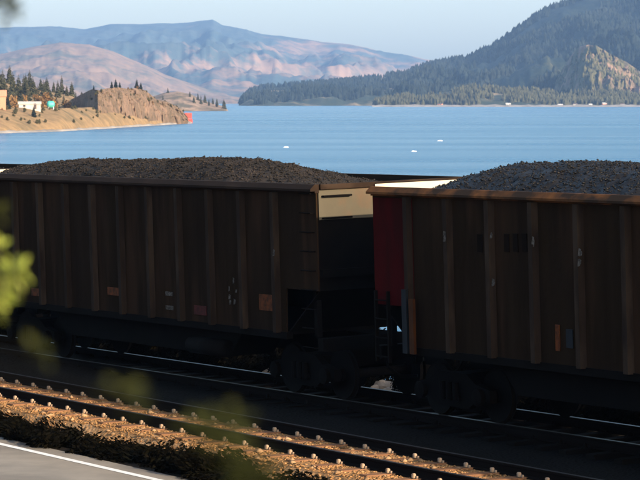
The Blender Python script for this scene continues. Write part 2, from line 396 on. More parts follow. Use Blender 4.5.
h_far = Hill([(-160, 34), (-60, 28), (0, 27), (50, 26), (85, 28), (110, 24), (150, 23), (190, 21.5), (213, 20), (222, 25), (240, 28), (260, 33), (300, 39), (340, 43), (380, 50), (417, 57), (470, 66), (560, 76), (700, 80)],
             9500, 15500, 18500, 120, .0008, .9, 1, gully=150)
h_far.mesh('far_hills', 'far_hill', 460, 130)
h_mid = Hill([(-160, 58), (-40, 60), (0, 54), (30, 47), (60, 42), (90, 44), (110, 50), (140, 62), (165, 74), (200, 86), (240, 97), (262, 104)],
             7600, 9800, 11200, 42, .0014, .9, 4, gully=46)
h_mid.mesh('grassy_hills', 'mid_hill', 300, 90)
h_low = Hill([(238, 106), (243, 99), (250, 92), (270, 88), (300, 86), (340, 83), (380, 78), (400, 73), (420, 70), (450, 72), (520, 80), (580, 95)],
             5300, 6900, 8200, 22, .0022, .8, 7, gully=40)
h_low.mesh('wooded_hills', 'low_hill', 180, 50)
h_mtn = Hill([(385, 96), (398, 80), (410, 72), (430, 65), (455, 61), (470, 58), (490, 48), (510, 35), (530, 20), (550, 9), (570, 3), (590, -3), (640, -14), (700, -40), (800, -70), (900, -60)],
             5000, 7400, 9500, 60, .0018, 1.0, 11, gully=110)
h_mtn.mesh('mountain', 'mountain', 240, 100)
h_foot = Hill([(372, 105), (385, 101), (410, 97), (440, 92), (470, 88), (500, 90), (530, 92), (560, 95), (600, 95), (640, 93), (700, 90), (800, 84), (900, 88)],
              4700, 5000, 5400, 9, .005, .8, 15, gully=8)
h_foot.mesh('foothills', 'low_hill', 200, 40)
h_bl = Hill([(543, 104), (551, 90), (558, 76), (566, 62), (573, 52), (580, 46), (588, 44), (596, 45), (604, 50), (614, 56), (626, 62), (640, 72), (665, 84), (700, 96), (720, 104)],
            [(543, 5500), (566, 5200), (582, 4980), (592, 4940), (720, 4940)], [(543, 5800), (566, 5480), (582, 5280), (592, 5240), (720, 5300)], [(543, 6100), (720, 5900)], 16, .012, .62, 21, gully=14, rock=38)
h_bl.mesh('rocky_bluff', 'bluff_far', 220, 110)
# left point, about a kilometre off
PD = [(-200, 860), (0, 955), (60, 1010), (110, 1120), (160, 1260), (192, 1360)]
h_pt = Hill([(-200, 100), (-60, 103), (0, 107), (60, 108), (90, 107), (130, 106), (160, 108), (180, 112), (188, 116), (193, 124)],
            PD, [(x, d + 60) for x, d in PD], [(x, d + 420) for x, d in PD], .45, .05, .5, 31, gully=.2)
h_pt.mesh('river_point', 'point', 200, 50)
h_slope = Hill([(-200, 62), (-60, 72), (0, 80), (40, 88), (75, 96), (110, 102), (150, 108)],
               [(x, d + 170) for x, d in PD], [(x, d + 420) for x, d in PD], [(x, d + 700) for x, d in PD], 2.5, .012, .8, 33, gully=2)
h_slope.mesh('grassy_slope', 'point', 120, 30)
h_rock = Hill([(66, 106), (72, 99), (80, 95), (86, 92), (92, 89), (100, 90), (108, 88), (118, 87), (128, 88.5), (138, 88), (145, 90), (150, 93.5), (156, 99), (168, 102), (180, 108), (188, 117)],
              [(66, 1440), (80, 1300), (90, 1165), (98, 1125), (150, 1240), (188, 1340)], [(66, 1470), (80, 1330), (90, 1197), (98, 1155), (150, 1275), (188, 1352)], [(66, 1540), (91, 1300), (188, 1400)], 1.6, .08, .36, 36, gully=1.4, rock=6)
h_rock.mesh('basalt_bluff', 'bluff_near', 300, 80)
h_spit = Hill([(140, 104), (150, 97), (165, 92), (178, 91), (192, 94), (200, 99), (215, 104), (224, 106), (229, 111)],
              2850, 2950, 3150, 2.2, .02, .6, 41, gully=2)
h_spit.mesh('river_spit', 'spit', 120, 24)
# pale stony waterline strips
def waterline(name, x0, x1, dfn, h, thick, m='shore_rock'):
    n = 160; pts = []
    for i in range(n):
        px = lerp(x0, x1, i / (n - 1)); d = dfn(px)
        for t, z in ((-.4, -.6), (0, .35), (.5, 1.0), (1.0, .6)):
            D = d + t * thick; X = (px - 320) / F * D
            pts.append((X, D, WZ + z * h * (1 + .5 * fbm(X * .05, D * .05, 3)) + (.3 * h * fbm(X * .3, D * .3, 1))))
    return tag(grid_mesh(name, pts, n, 4, m), kind='structure')
waterline('shore', -200, 192, lambda px: interp(PD, px) - 2, .7, 8)
waterline('shore', 372, 900, lambda px: 4655, 3.0, 50, mat('far shore bank', (.30, .25, .20), (.12, .11, .10), .9, .01, lo=.45, hi=.55) and 'shore_rock')

# ------------------------------------------------------------------ far woods (one mass of conifers each)
def forest(name, spots, hr, m, seed=3):
    """low-poly conifers: two stacked skirts each, in one mesh"""
    rg = np.random.default_rng(seed); n = len(spots)
    k = 6; rings = [(.0, .30), (.55, .14), (.42, .24), (1.0, 0.0)]
    vs = []; base = []
    for (z, r) in rings:
        for j in range(k):
            a = 2 * math.pi * j / k; base.append((math.cos(a) * r, math.sin(a) * r, z))
    base = np.array(base)
    f = []
    for a, b in ((0, 1), (2, 3)):
        for j in range(k): f.append((a * k + j, a * k + (j + 1) % k, b * k + (j + 1) % k, b * k + j))
    f = np.array(f)
    P = np.array([tuple(p) for p in spots]); h = rg.uniform(hr[0], hr[1], n)
    v = base[None] * rg.uniform(.75, 1.25, (n, len(base), 1)) * h[:, None, None]
    v[:, :, 2] = base[None, :, 2] * h[:, None]
    v[:, :, :2] *= rg.uniform(.7, 1.3, (n, 1, 1))
    v += P[:, None]
    ff = (f[None] + (np.arange(n) * len(base))[:, None, None]).reshape(-1, 4)
    return tag(npmesh(name, v.reshape(-1, 3), ff, m), kind='stuff')
def scatter(hill, n, x0, x1, v0, v1, thr, fr, seed, extra=None):
    rg = random.Random(seed); out = []; tries = 0
    while len(out) < n and tries < n * 6:
        tries += 1
        px = rg.uniform(x0, x1); v = rg.uniform(v0, v1)
        p = hill.at(px, v)
        if p.z < WZ + 2: continue
        if fbm(p.x * fr, p.y * fr, seed) < thr: continue
        if extra and not extra(px, v, p): continue
        p.z -= .5; out.append(p)
    return out
tag(forest('mountain_wood', scatter(h_mtn, 17000, 385, 700, .02, 1.12, -.12, .004, 5), (9, 19), 'conifer_dark'), 'dense dark conifer wood covering the big mountain across the river at the right', 'forest')
tag(forest('foothill_wood', scatter(h_foot, 2600, 374, 700, .03, 1.1, 0.0, .008, 6), (6, 13), 'conifer'), 'scattered conifer wood along the low foothills at the far shore', 'forest')
tag(forest('low_hill_wood', scatter(h_low, 5200, 240, 460, .02, 1.1, -.05, .005, 7), (8, 16), 'conifer_dark'), 'blue conifer wood on the low hills at the middle of the far shore', 'forest')
tag(forest('bluff_wood', scatter(h_bl, 520, 556, 690, .02, .85, .05, .02, 8), (5, 11), 'olive'), 'sparse scrub trees dotting the sunlit rocky bluff', 'forest')

# ------------------------------------------------------------------ trees on the left point
def conifer_meshes(seed, h, wid):
    rg = random.Random(seed); mb = MB(); tk = MB()
    tk.tube([(0, 0, -1.0), (0, 0, h * .5), (0, 0, h * .97)], [h * .022, h * .014, h * .003], 6)
    z = h * .12
    while z < h * .98:
        t = (z / h - .12) / .88; r = wid * (1 - t) ** .8 * rg.uniform(.75, 1.15) + .1
        n = int(7 + 6 * (1 - t)); a0 = rg.uniform(0, 6)
        for k in range(n):
            a = a0 + 2 * math.pi * k / n + rg.uniform(-.25, .25); rr = r * rg.uniform(.6, 1.1)
            c, s_ = math.cos(a), math.sin(a); dz = -rr * rg.uniform(.15, .45); wd = rr * .28
            p0 = (0, 0, z); p1 = (c * rr * .6 - s_ * wd, s_ * rr * .6 + c * wd, z + dz * .4)
            p2 = (c * rr, s_ * rr, z + dz); p3 = (c * rr * .6 + s_ * wd, s_ * rr * .6 - c * wd, z + dz * .4)
            pt = (c * rr * .55, s_ * rr * .55, z + .25 * wd + dz * .2); pb = (c * rr * .55, s_ * rr * .55, z - .7 * wd + dz)
            mb.add([p0, p1, p2, p3, pt, pb], [(0, 1, 4), (1, 2, 4), (2, 3, 4), (3, 0, 4), (0, 5, 1), (1, 5, 2), (2, 5, 3), (3, 5, 0)])
        z += h * rg.uniform(.035, .06)
    return tk, mb
def round_meshes(seed, h, wid, dens=420):
    rg = random.Random(seed); mb = MB(); tk = MB()
    tk.tube([(0, 0, -1.0), (.1, 0, h * .25), (0, .1, h * .6)], [h * .035, h * .025, h * .01], 6)
    cl = []
    for k in range(9):
        a = rg.uniform(0, 6.28); rr = wid * rg.uniform(.1, .65); z = h * rg.uniform(.3, .85)
        c = Vector((rr * math.cos(a), rr * math.sin(a), z)); cl.append((c, wid * rg.uniform(.3, .55)))
        tk.tube([(0, 0, h * .25), tuple(c * .6 + Vector((0, 0, h * .12))), tuple(c)], [h * .014, h * .008, h * .003], 5)
    for k in range(dens):
        c, r = rg.choice(cl); d = Vector((rg.gauss(0, 1), rg.gauss(0, 1), rg.gauss(0, 1))).normalized() * r * rg.uniform(.5, 1.05)
        p = c + d; q = Vector((rg.gauss(0, 1), rg.gauss(0, 1), rg.gauss(0, 1))).normalized(); u = q.orthogonal().normalized(); v = q.cross(u); sz = rg.uniform(.14, .30) * wid * .5
        mb.add([p - u * sz, p - v * sz, p + u * sz, p + v * sz], [(0, 1, 2, 3)])
    return tk, mb
def make_tree(name, kind, seed, h, wid, m, dens=420):
    e = empty(name, (0, 0, 0)); tk, mb = (conifer_meshes(seed, h, wid) if kind == 'c' else round_meshes(seed, h, wid, dens))
    tk.build('trunk', 'wood_bark', e); mb.build('crown', m, e); return e
protos = {'fir': [make_tree('fir_tree', 'c', i, 10, 2.2 + .3 * i, 'conifer') for i in range(3)],
          'dark': [make_tree('fir_tree', 'c', 10 + i, 10, 2.4 + .4 * i, 'conifer_dark') for i in range(2)],
          'autumn': [make_tree('broadleaf_tree', 'r', 20 + i, 7, 3.2, 'autumn') for i in range(2)],
          'yellow': [make_tree('broadleaf_tree', 'r', 30, 6, 2.6, 'yellow_leaf')],
          'olive': [make_tree('broadleaf_tree', 'r', 40 + i, 6, 3.2, 'olive') for i in range(2)]}
used = set()
def plant(kind, px, ytop, yb, hill, D, label, cat, group, rg=random.Random(77)):
    """stands on the land at column px; its size follows from its height in metres"""
    pr = rg.choice(protos[kind]); H0 = {'fir': 10, 'dark': 10, 'autumn': 7, 'yellow': 6, 'olive': 6}[kind]
    if id(pr) in used: o = copy_tree(pr)
    else: o = pr; used.add(id(pr))
    hm = (yb - ytop) * D / F
    k = hm / H0
    X = (px - 320) / F * D; z = CAMZ + (HZ - yb) * D / F
    o.location = (X, D, z); o.scale = (k * rg.uniform(.85, 1.15),) * 2 + (k,); o.rotation_euler = (0, 0, rg.uniform(0, 6.28))
    return tag(o, label, cat, group)
def land(hill, px, v): return hill.at(px, v)
def plant_on(kind, px, v, hill, h, label, cat, group, rg=random.Random(5)):
    p = hill.at(px, v); pr = rg.choice(protos[kind]); H0 = {'fir': 10, 'dark': 10, 'autumn': 7, 'yellow': 6, 'olive': 6}[kind]
    if id(pr) in used: o = copy_tree(pr)
    else: o = pr; used.add(id(pr))
    k = h / H0
    o.location = (p.x, p.y, p.z - .2); o.scale = (k * rg.uniform(.85, 1.2),) * 2 + (k,); o.rotation_euler = (0, 0, rg.uniform(0, 6.28))
    return tag(o, label, cat, group)
rg = random.Random(12)
def where(px):
    for x, t in ((-15, 'outside the left edge'), (5, 'behind the salmon house'), (16, 'right of the salmon house'), (24, 'above the yellow tree'), (36, 'behind the white building'), (46, 'at the white building, right end'), (56, 'behind the teal tank'), (66, 'right of the teal tank'), (999, 'left of the bluff')):
        if px <= x: return t
def size_word(h, a, b): return 'short' if h < a else ('tall' if h > b else 'middling')
G1 = 'firs standing behind the buildings on the left point'
for px, v, h in [(-12, .55, 12), (-4, .4, 13), (3, .62, 13), (8, .35, 11), (13, .7, 12), (19, .5, 14), (24, .75, 10), (28, .45, 12), (33, .7, 11), (38, .5, 10), (44, .75, 9),
                 (-20, .8, 11), (-28, .5, 12), (50, .6, 9), (58, .8, 9), (62, .95, 10), (72, .98, 8), (10, .95, 10), (30, .97, 9), (-6, .9, 10), (-40, .7, 12), (-50, .5, 11),
                 (0, .8, 9), (6, .5, 9), (15, .3, 9), (22, .3, 10), (26, .9, 8), (35, .3, 8), (41, .9, 7), (47, .9, 8), (54, .95, 6), (67, .9, 6), (11, .2, 8), (31, .25, 8), (45, .4, 7), (56, .5, 7), (60, .3, 6), (76, .8, 5), (82, .9, 5), (64, .6, 6)]:
    plant_on('fir', px, v, h_slope, h * .92, size_word(h, 8.5, 11) + (' grey green fir low on the slope ' if v < .5 else ' grey green fir on the slope crest ') + where(px), 'tree', G1, rg)
G2 = 'dark firs beside the white building on the left point'
for px, v, h in [(20, .05, 6.5), (26, .08, 6), (31, .06, 6.5), (37, .1, 6), (43, .06, 5.5), (58, .1, 5.5), (63, .06, 6), (68, .12, 5), (34, .12, 7), (48, .14, 6), (23, .1, 5), (40, .05, 5), (54, .07, 5), (29, .14, 6), (61, .12, 5), (51, .05, 5)]:
    plant_on('dark', px, v, h_slope, h, 'dark ' + size_word(h, 5.2, 6.2) + ' fir in the low front row ' + where(px), 'tree', G2, rg)
G3 = 'rust coloured broadleaf trees among the firs on the left point'
for px, v, h in [(-1, .12, 8), (6, .2, 8), (42, .3, 7), (47, .35, 8), (53, .3, 7), (-10, .15, 8), (66, .4, 6), (-30, .2, 8), (14, .3, 7), (3, .35, 7), (10, .12, 6), (37, .45, 6), (50, .2, 5), (70, .3, 4), (25, .35, 6)]:
    plant_on('autumn', px, v, h_slope, h, size_word(h, 6.5, 7.5) + ' rust brown broadleaf tree ' + where(px), 'tree', G3, rg)
plant_on('yellow', 17, .02, h_slope, 4.5, 'small bright yellow tree at the left end of the long white building', 'tree', None, rg)
G4 = 'firs on the top of the near bluff'
for px, h, lb in [(112, 3.0, 'leftmost fir of the left trio'), (116, 3.8, 'tallest fir in the middle of the left trio'), (120, 2.6, 'rightmost fir of the left trio'), (137, 4.2, 'taller fir of the right pair'), (141, 3.2, 'shorter fir of the right pair'), (94, 2.0, 'lone tiny fir at the left corner')]:
    plant_on('dark', px, 1.0, h_rock, h, lb + ' on top of the flat brown bluff', 'tree', G4, rg)
G5 = 'scrub bushes on the bank of the left point'
for i in range(80):
    px = rg.uniform(-40, 165); v = rg.uniform(.15, .95)
    plant_on('olive', px, v, h_pt, rg.uniform(.7, 1.8), 'olive scrub bush on the ' + ('lower' if v < .4 else 'middle' if v < .7 else 'upper') + ' bank, ' + ('below the bluff' if px > 80 else 'below the teal tank' if px > 45 else 'below the white building' if px > 16 else 'near the salmon house'), 'bush', G5, rg)
for i in range(34):
    px = rg.uniform(92, 184); v = rg.uniform(.3, 1.1)
    plant_on(rg.choice(['olive', 'olive', 'autumn']), px, v, h_rock, rg.uniform(.8, 1.9), 'scrub bush on the brown bluff, ' + ('near its top' if v > .8 else 'half way up its face' if v > .5 else 'at its foot') + (', left part' if px < 120 else ', middle part' if px < 150 else ', right part'), 'bush', 'scrub bushes on the brown bluff', rg)
plant_on('dark', 34, .45, h_pt, 4.2, 'lone dark fir on the dry bank below the white building', 'tree', None, rg)
plant_on('dark', 8, .9, h_pt, 5.0, 'dark fir on the bank just right of the salmon coloured house', 'tree', None, rg)
G6 = 'firs on the distant spit'
for px, v, h in [(163, .5, 5), (168, .9, 6), (194, .4, 7), (198, .7, 8), (201, .5, 9), (205, .7, 9), (209, .5, 7), (217, .6, 9), (224, .5, 10), (213, .8, 7), (190, .7, 6)]:
    plant_on('fir', px, v, h_spit, h, ('short' if h < 7 else 'tall' if h > 8 else 'middling') + ' hazy fir on the spit beyond the bluff, ' + ('left end' if px < 175 else 'at its middle' if px < 203 else 'towards its right tip'), 'tree', G6, rg)

# ------------------------------------------------------------------ buildings on the point and across the river
def house(name, px, v, hill, L_, Wd, Hw, Hr, wall, roof, label, rz=0.0, door=True, lift=0.0, cat='building', group=None):
    p = hill.at(px, v); e = empty(name, (p.x, p.y, p.z + lift - .1), rz, label, cat, group)
    MB().box(-L_ / 2, L_ / 2, -Wd / 2, Wd / 2, -1.5, Hw).prism([(-Wd / 2, Hw), (Wd / 2, Hw), (0, Hw + Hr)], 'x', -L_ / 2 + .02, L_ / 2 - .02).build('wall', wall, e)
    ov = .3
    rf = MB()
    for sgn in (-1, 1):
        y0, z0 = sgn * (Wd / 2 + ov), Hw - ov * Hr / (Wd / 2)
        rf.prism([(y0, z0 + .03), (0, Hw + Hr + .03), (0, Hw + Hr + .2), (y0, z0 + .2)], 'x', -L_ / 2 - ov, L_ / 2 + ov)
    rf.build('roof', roof, e)
    nw = max(1, int(L_ / 3))
    for k in range(nw):
        x = -L_ / 2 + (k + .5) * L_ / nw
        if door and k == nw // 2: MB().box(x - .45, x + .45, -Wd / 2 - .05, -Wd / 2 - .003, 0, 2.0).build('door', 'roof_dark', e)
        else: MB().box(x - .4, x + .4, -Wd / 2 - .04, -Wd / 2 - .003, Hw * .45, Hw * .8).build('window', 'glass', e)
    return e
house('long_building', 30, .92, h_pt, 7.5, 4, 1.7, .7, 'wall_white', 'wall_white', 'long low white building on the left point before the dark firs', .1)
house('house', -2, .95, h_pt, 5.5, 5, 4.0, 1.8, 'wall_orange', 'wall_orange', 'salmon coloured house at the left edge of the picture', .1)
# rounded teal tank on saddles
p = h_pt.at(51, .95); e = empty('storage_tank', (p.x, p.y, p.z), .3, 'rounded teal storage tank beside the white building', 'tank')
tk = MB(); prof = [(.05, -1.35), (.7, -1.3), (1.15, -1.0), (1.25, -.6), (1.25, .6), (1.15, 1.0), (.7, 1.3), (.05, 1.35)]
tk.lathe_y(prof, 0, 1.45, 20); t_ = tk.build('tank_body', 'teal', e, True); t_.rotation_euler = (0, 0, R(90))
for x in (-.8, .8): MB().box(x - .15, x + .15, -.9, .9, -.6, .75).build('saddle', 'roof_grey', e)
# red marker at the tip of the point
p = h_pt.at(188.5, .5); e = empty('channel_marker', (p.x, p.y, WZ + 1.2), 0, 'bright red square channel marker at the tip of the left point', 'marker')
MB().box(-1.6, 1.6, -.12, .12, .9, 3.4).build('board', 'signal_red', e)
for x in (-1.2, 1.2): MB().box(x - .12, x + .12, .123, .36, -3, 3.2).build('post', 'signal_red', e)
MB().box(-1.9, 1.9, -1.2, 1.2, -2.5, .6).build('footing', 'signal_red', e)
hr = random.Random(9)
far_lb = ['tiny pale far house alone below the middle of the mountain slope', 'tiny pale house with a light roof halfway between the slope and the rocky knob', 'tiny pale house at the left foot of the rocky knob', 'tiny dark roofed house just below the left foot of the rocky knob',
          'tiny salmon house below the peak of the rocky knob', 'tiny pale house set back in the trees below the rocky knob', 'tiny dark roofed pale house on the waterline near the right edge', 'tiny pale house rightmost on the far shore', 'tiny pale house below the shaded face of the rocky knob', 'tiny salmon house leftmost on the far shore']
for i, (px, v, m_, r_) in enumerate([(474, .1, 'wall_white', 'roof_dark'), (508, .12, 'wall_white', 'roof_grey'), (560, .1, 'wall_white', 'roof_grey'), (575, .16, 'wall_white', 'roof_dark'),
                                     (604, .14, 'wall_orange', 'roof_grey'), (612, .2, 'wall_white', 'roof_grey'), (622, .12, 'wall_white', 'roof_dark'), (633, .2, 'wall_white', 'roof_grey'), (590, .1, 'wall_white', 'roof_grey'), (440, .12, 'wall_orange', 'roof_dark')]):
    house('house', px, v, h_foot, hr.uniform(5, 8), 6, hr.uniform(1.6, 2.4), 1.3, m_, r_, far_lb[i], hr.uniform(-.5, .5), group='tiny houses along the far shore')

# whitecaps
for px, y, wd, lb in [(286, 147.5, .9, 'tiny white wave crest on the water above the left coal heap'), (440, 141, 1.1, 'tiny white wave crest rightmost of the three'), (414, 151.5, .8, 'tiny white wave crest nearest the train in the middle')]:
    D = (CAMZ - WZ) * F / (y - HZ); e = MB()
    n = 10
    rng = random.Random(px); vs = []; fs = []
    for i in range(n + 1):
        t = i / n; x = (t - .5) * wd * 1.4; hgt = .26 * math.sin(math.pi * t) ** .6 * rng.uniform(.7, 1.2)
        vs += [(x, -.45, -.03), (x, 0, hgt), (x, .5, -.03)]
    for i in range(n): a = i * 3; fs += [(a, a + 3, a + 4, a + 1), (a + 1, a + 4, a + 5, a + 2), (a, a + 2, a + 5, a + 3)]
    o = e.add(vs, fs).build('wave_crest', 'foam'); o.location = ((px - 320) / F * D, D, WZ)
    tag(o, lb, 'wave crest')

# ------------------------------------------------------------------ tracks
def rail_profile():
    half = [(.0, 0), (.03, 0), (.036, -.008), (.036, -.032), (.012, -.046), (.009, -.135), (.035, -.15), (.072, -.158), (.072, -.17)]
    return [(x, z) for x, z in half[1:]] + [(-x, z) for x, z in reversed(half[1:])]
RP = rail_profile()
def rail(y, s0, s1, parent):
    o = MB().prism([(y + a, b) for a, b in RP], 'x', s0, s1).build('rail', 'rail', parent)
    MB().box(s0, s1, y - .0345, y + .0345, .0005, .004).build('rail_head', 'rail_head', o)
    return o
def tie_meshes(kind):
    tie = MB().box(-.12, .12, -1.3, 1.3, -.36, -.155, .015)
    return tie
TS = .735
def track(qc, label, s0, s1, n_parts, s_first, dark=False):
    e = empty('railway_track', W(0, qc, 0), RZ, label, 'railway track')
    for y in (-.7175, .7175): rail(y, s0, s1, e)
    tie0 = None
    rg = random.Random(int(qc * 10))
    for k in range(n_parts):
        x = s_first + k * TS
        if tie0 is None:
            tie0 = MB().box(-.12, .12, -1.3, 1.3, -.36, -.150, .012).build('tie', 'tie_shade' if dark else 'tie', e)
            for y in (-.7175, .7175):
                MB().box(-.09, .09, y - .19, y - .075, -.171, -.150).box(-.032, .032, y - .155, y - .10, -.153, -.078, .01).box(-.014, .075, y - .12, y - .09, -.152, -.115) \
                    .build('tie_plate', 'tie_shade' if dark else 'plate', tie0)
            tie0.location.x = x
        else:
            c = tie0.copy(); C.objects.link(c); c.parent = e; c.location.x = x + rg.uniform(-.03, .03); c.rotation_euler.z = rg.uniform(-.015, .015); c.location.z = rg.uniform(-.008, .0)
            for g in tie0.children:
                d = g.copy(); C.objects.link(d); d.parent = c
    mb = MB()
    x = s_first - TS
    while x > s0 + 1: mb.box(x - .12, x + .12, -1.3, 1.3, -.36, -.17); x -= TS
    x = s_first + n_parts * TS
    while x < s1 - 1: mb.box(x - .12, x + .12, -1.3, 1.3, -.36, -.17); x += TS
    tag(mb.build('tie', 'tie_shade' if dark else 'tie', e), 'distant run of ties', kind='stuff')
    return e
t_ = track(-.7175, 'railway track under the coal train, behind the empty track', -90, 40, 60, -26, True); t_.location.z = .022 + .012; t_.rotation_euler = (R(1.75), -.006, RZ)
track(2.85 + .7175, 'empty sunlit railway track between the coal train and the road', -90, 40, 60, -26)
def bst(rg):
    s = rg.uniform(-20, 13)
    q = rg.choice([rg.uniform(2.95, 5.3), rg.uniform(4.4, 5.35), rg.uniform(2.8, 4.3)])
    z = -.175 if q < 5.15 else -.2 - (q - 5.15) * .6
    if abs(q - 2.85) < .09 or abs(q - 4.285) < .09: q += .2
    if q < 4.9 and abs(((s + 26) / TS + .5) % 1 - .5) * TS < .13: s += .22 * rg.choice([-1, 1])
    p = W(s, q, z + rg.uniform(-.012, .008)); return tuple(p)
tag(blob_stones(16000, bst, (.012, .036), 2, 'ballast_stones', 'stone', flat=.55), 'loose tan ballast stones between and beside the rails of the empty track', 'ballast', kind='stuff')

def bake(name, protos, tfs, m):
    vs, fs, b = [], [], 0
    for k, (loc, sc3, rz) in tfs:
        v = np.array(protos[k].v); f = np.array(protos[k].f) + b; c_, s_ = math.cos(rz), math.sin(rz)
        v = v * np.array(sc3); v = np.stack([v[:, 0] * c_ - v[:, 1] * s_, v[:, 0] * s_ + v[:, 1] * c_, v[:, 2]], 1) + np.array(loc)
        vs.append(v); fs.append(f); b += len(v)
    return npmesh(name, np.concatenate(vs), np.concatenate(fs), m)
def bst2(rg):
    s = rg.uniform(-18, 10); q = rg.choice([rg.uniform(4.6, 5.9), rg.uniform(3.0, 4.2)])
    return tuple(W(s, q, (-.18 if q < 5.15 else -.2 - (q - 5.15) * .6) + rg.uniform(0, .02)))
M['pale_rock'] = mat('pale rock', (.36, .22, .115), (.22, .13, .065), .9, 3, island=.4, spec=.05)
tag(blob_stones(420, bst2, (.035, .085), 5, 'rocks', 'pale_rock', flat=.6), 'scattered larger pale rocks on the ballast of the empty track', 'rocks', kind='stuff')
# dark low shrubs between the ballast and the road
def shrub_mesh(seed, w_, h_, n):
    rg = random.Random(seed); mb = MB(); tw = MB()
    cl = [(rg.uniform(-.5, .5) * w_, rg.uniform(-.35, .35) * w_, rg.uniform(.2, .75) * h_, rg.uniform(.16, .34) * w_) for _ in range(9)]
    for x, y, z, r in cl: tw.tube([(0, 0, -.15), (x * .5, y * .5, z * .6), (x, y, z + r * .4)], [.014, .01, .004], 5)
    for k in range(n):
        x, y, z, r = rg.choice(cl); d = Vector((rg.gauss(0, 1), rg.gauss(0, 1), rg.gauss(0, .8))).normalized() * r * rg.uniform(.3, 1.1)
        p = Vector((x, y, z)) + d
        if p.z < -.1: p.z = -.05
        q = Vector((rg.gauss(0, 1), rg.gauss(0, 1), rg.gauss(0, 1))).normalized(); u = q.orthogonal().normalized(); v = q.cross(u); a = rg.uniform(.02, .045)
        mb.add([p - u * a * 1.6, p - v * a * .7, p + u * a * 1.6, p + v * a * .7], [(0, 1, 2, 3)])
    return mb, tw
sp = [shrub_mesh(i, 1.1, .42, 2600)[0] for i in range(4)]
rg = random.Random(31); s = -17.0; tf = []
while s < 9:
    for row, q in enumerate((5.72, 6.3, 6.76)):
        if (s_at(84, q) < s + .3 and s_at(112, q) > s - .3 and row < 2) or (s_at(322, q) < s and s_at(352, q) > s and row < 2) or (row == 0 and rg.random() < .3) or (row == 1 and rg.random() < .08): continue
        qq = q + rg.uniform(-.2, .2); k = rg.uniform(.7, 1.2)
        tf.append((rg.randrange(4), (W(s + rg.uniform(-.2, .2), qq, gz(qq) - .02), (k, k, (.45, .55, .6)[row] * rg.uniform(.5, 1.4)), rg.uniform(0, 6.28))))
    s += .72
tag(bake('undergrowth', sp, tf, 'shrub'), 'low dark undergrowth between the sunlit ballast and the road', 'undergrowth', kind='stuff')

# dark brush added to blacken the openings under the train, gap left for boulders
def over(sc_, q): return any(s_at(a, q) < sc_ + .55 and s_at(b, q) > sc_ - .55 for a, b in ((374, 404), (265, 270)))
bm_ = [shrub_mesh(50 + i, 1.5, 1.5, 3600)[0] for i in range(3)]
s = -34.0; rg = random.Random(8); tf = []
while s < 13:
    for row, q in enumerate((-4.6, -5.6)):
        sc_ = s + row * .3
        if over(sc_, q): continue
        k = rg.uniform(.85, 1.1)
        tf.append((rg.randrange(3), (W(sc_, q + rg.uniform(-.15, .15), gz(q) - .1), (k * .75, k, rg.uniform(.8, 1.05)), rg.uniform(-.3, .3) + RZ)))
    s += .62
tag(bake('brush', bm_, tf, 'shrub'), 'dark brush added behind the coal cars to blacken the view beneath them', 'undergrowth', kind='stuff')
M['boulder'] = mat('pale boulder', (.55, .42, .30), (.35, .26, .18), .9, 2, bump=.5, bscale=6)
for k, (px, q, r, lb) in enumerate([(378, -4.7, .20, 'leftmost small pale boulder seen under the couplers'), (386, -4.9, .26, 'larger pale boulder, second from the left under the couplers'), (393, -4.8, .22, 'third pale boulder from the left under the couplers'), (400, -4.7, .18, 'rightmost small pale boulder under the couplers'), (268, -4.9, .16, 'single small pale boulder seen under the left car')]):
    bm = bmesh.new(); bmesh.ops.create_icosphere(bm, subdivisions=3, radius=r)
    for v in bm.verts: v.co *= 1 + .35 * fbm(v.co.x * 4, v.co.y * 4, v.co.z * 4 + k * 9); v.co.z *= .8
    me = bpy.data.meshes.new('boulder'); bm.to_mesh(me); bm.free(); me.materials.append(M['boulder'])
    o = bpy.data.objects.new('boulder', me); C.objects.link(o); o.location = W(s_at(px, q), q, gz(q) + r * .4); tag(o, lb, 'rock', 'pale boulders beyond the train')

# ------------------------------------------------------------------ coal cars
LB = 14.7; HW = 1.6; Z0 = 1.27; Z1 = 4.02; CUT = 1.15; ZC = 2.08
GRADE = .006
def lift(s): return GRADE * (s + 2)
CANT = R(1.75); CZ = .046          # the train stands on a curve: the river side rail is a little higher
PITCH = LB + 1.92
def bogie(parent, x):
    e = empty('bogie', (x, 0, 0)); e.parent = parent
    for sx in (-.89, .89):
        w_ = MB()
        for sy in (-1, 1):
            prof = [(.12, .79), (.12, .735), (.43, .745), (.455, .75), (.457, .69), (.49, .675), (.49, .66), (.4, .672), (.14, .70), (.12, .64)]
            w_.lathe_y([(r, sy * y) for r, y in prof], sx, .455, 28)
        w_.lathe_y([(.08, -.95), (.08, .95)], sx, .455, 14)
        w_.build('wheelset', 'wheel', e)
    for sy in (-1, 1):
        y0, y1 = sy * .93, sy * 1.07
        poly = [(-1.15, .36), (-1.15, .58), (-.72, .66), (-.45, .82), (.45, .82), (.72, .66), (1.15, .58), (1.15, .36), (.72, .36), (.48, .22), (-.48, .22), (-.72, .36)]
        fr = MB().prism(poly, 'y', min(y0, y1), max(y0, y1))
        for sx in (-.89, .89): fr.lathe_y([(.13, sy * 1.06), (.15, sy * 1.09), (.15, sy * 1.17), (.05, sy * 1.19)], sx, .455, 16)
        fr.build('side_frame', 'black', e)
        sg = MB()
        for k in (-.22, 0, .22): sg.lathe_y([(.07, sy * 1.075), (.07, sy * 1.13)], k, .40, 12)
        for k in (-.2, 0, .2): sg.tube([(k, sy * 1.13, .36), (k, sy * 1.13, .66)], .055, 8)
        sg.build('spring', 'black', e)
    MB().box(-.25, .25, -1.0, 1.0, .50, .80, .04).box(-.5, .5, -.35, .35, .80, 1.0, .02).build('bolster', 'black', e)
    return e
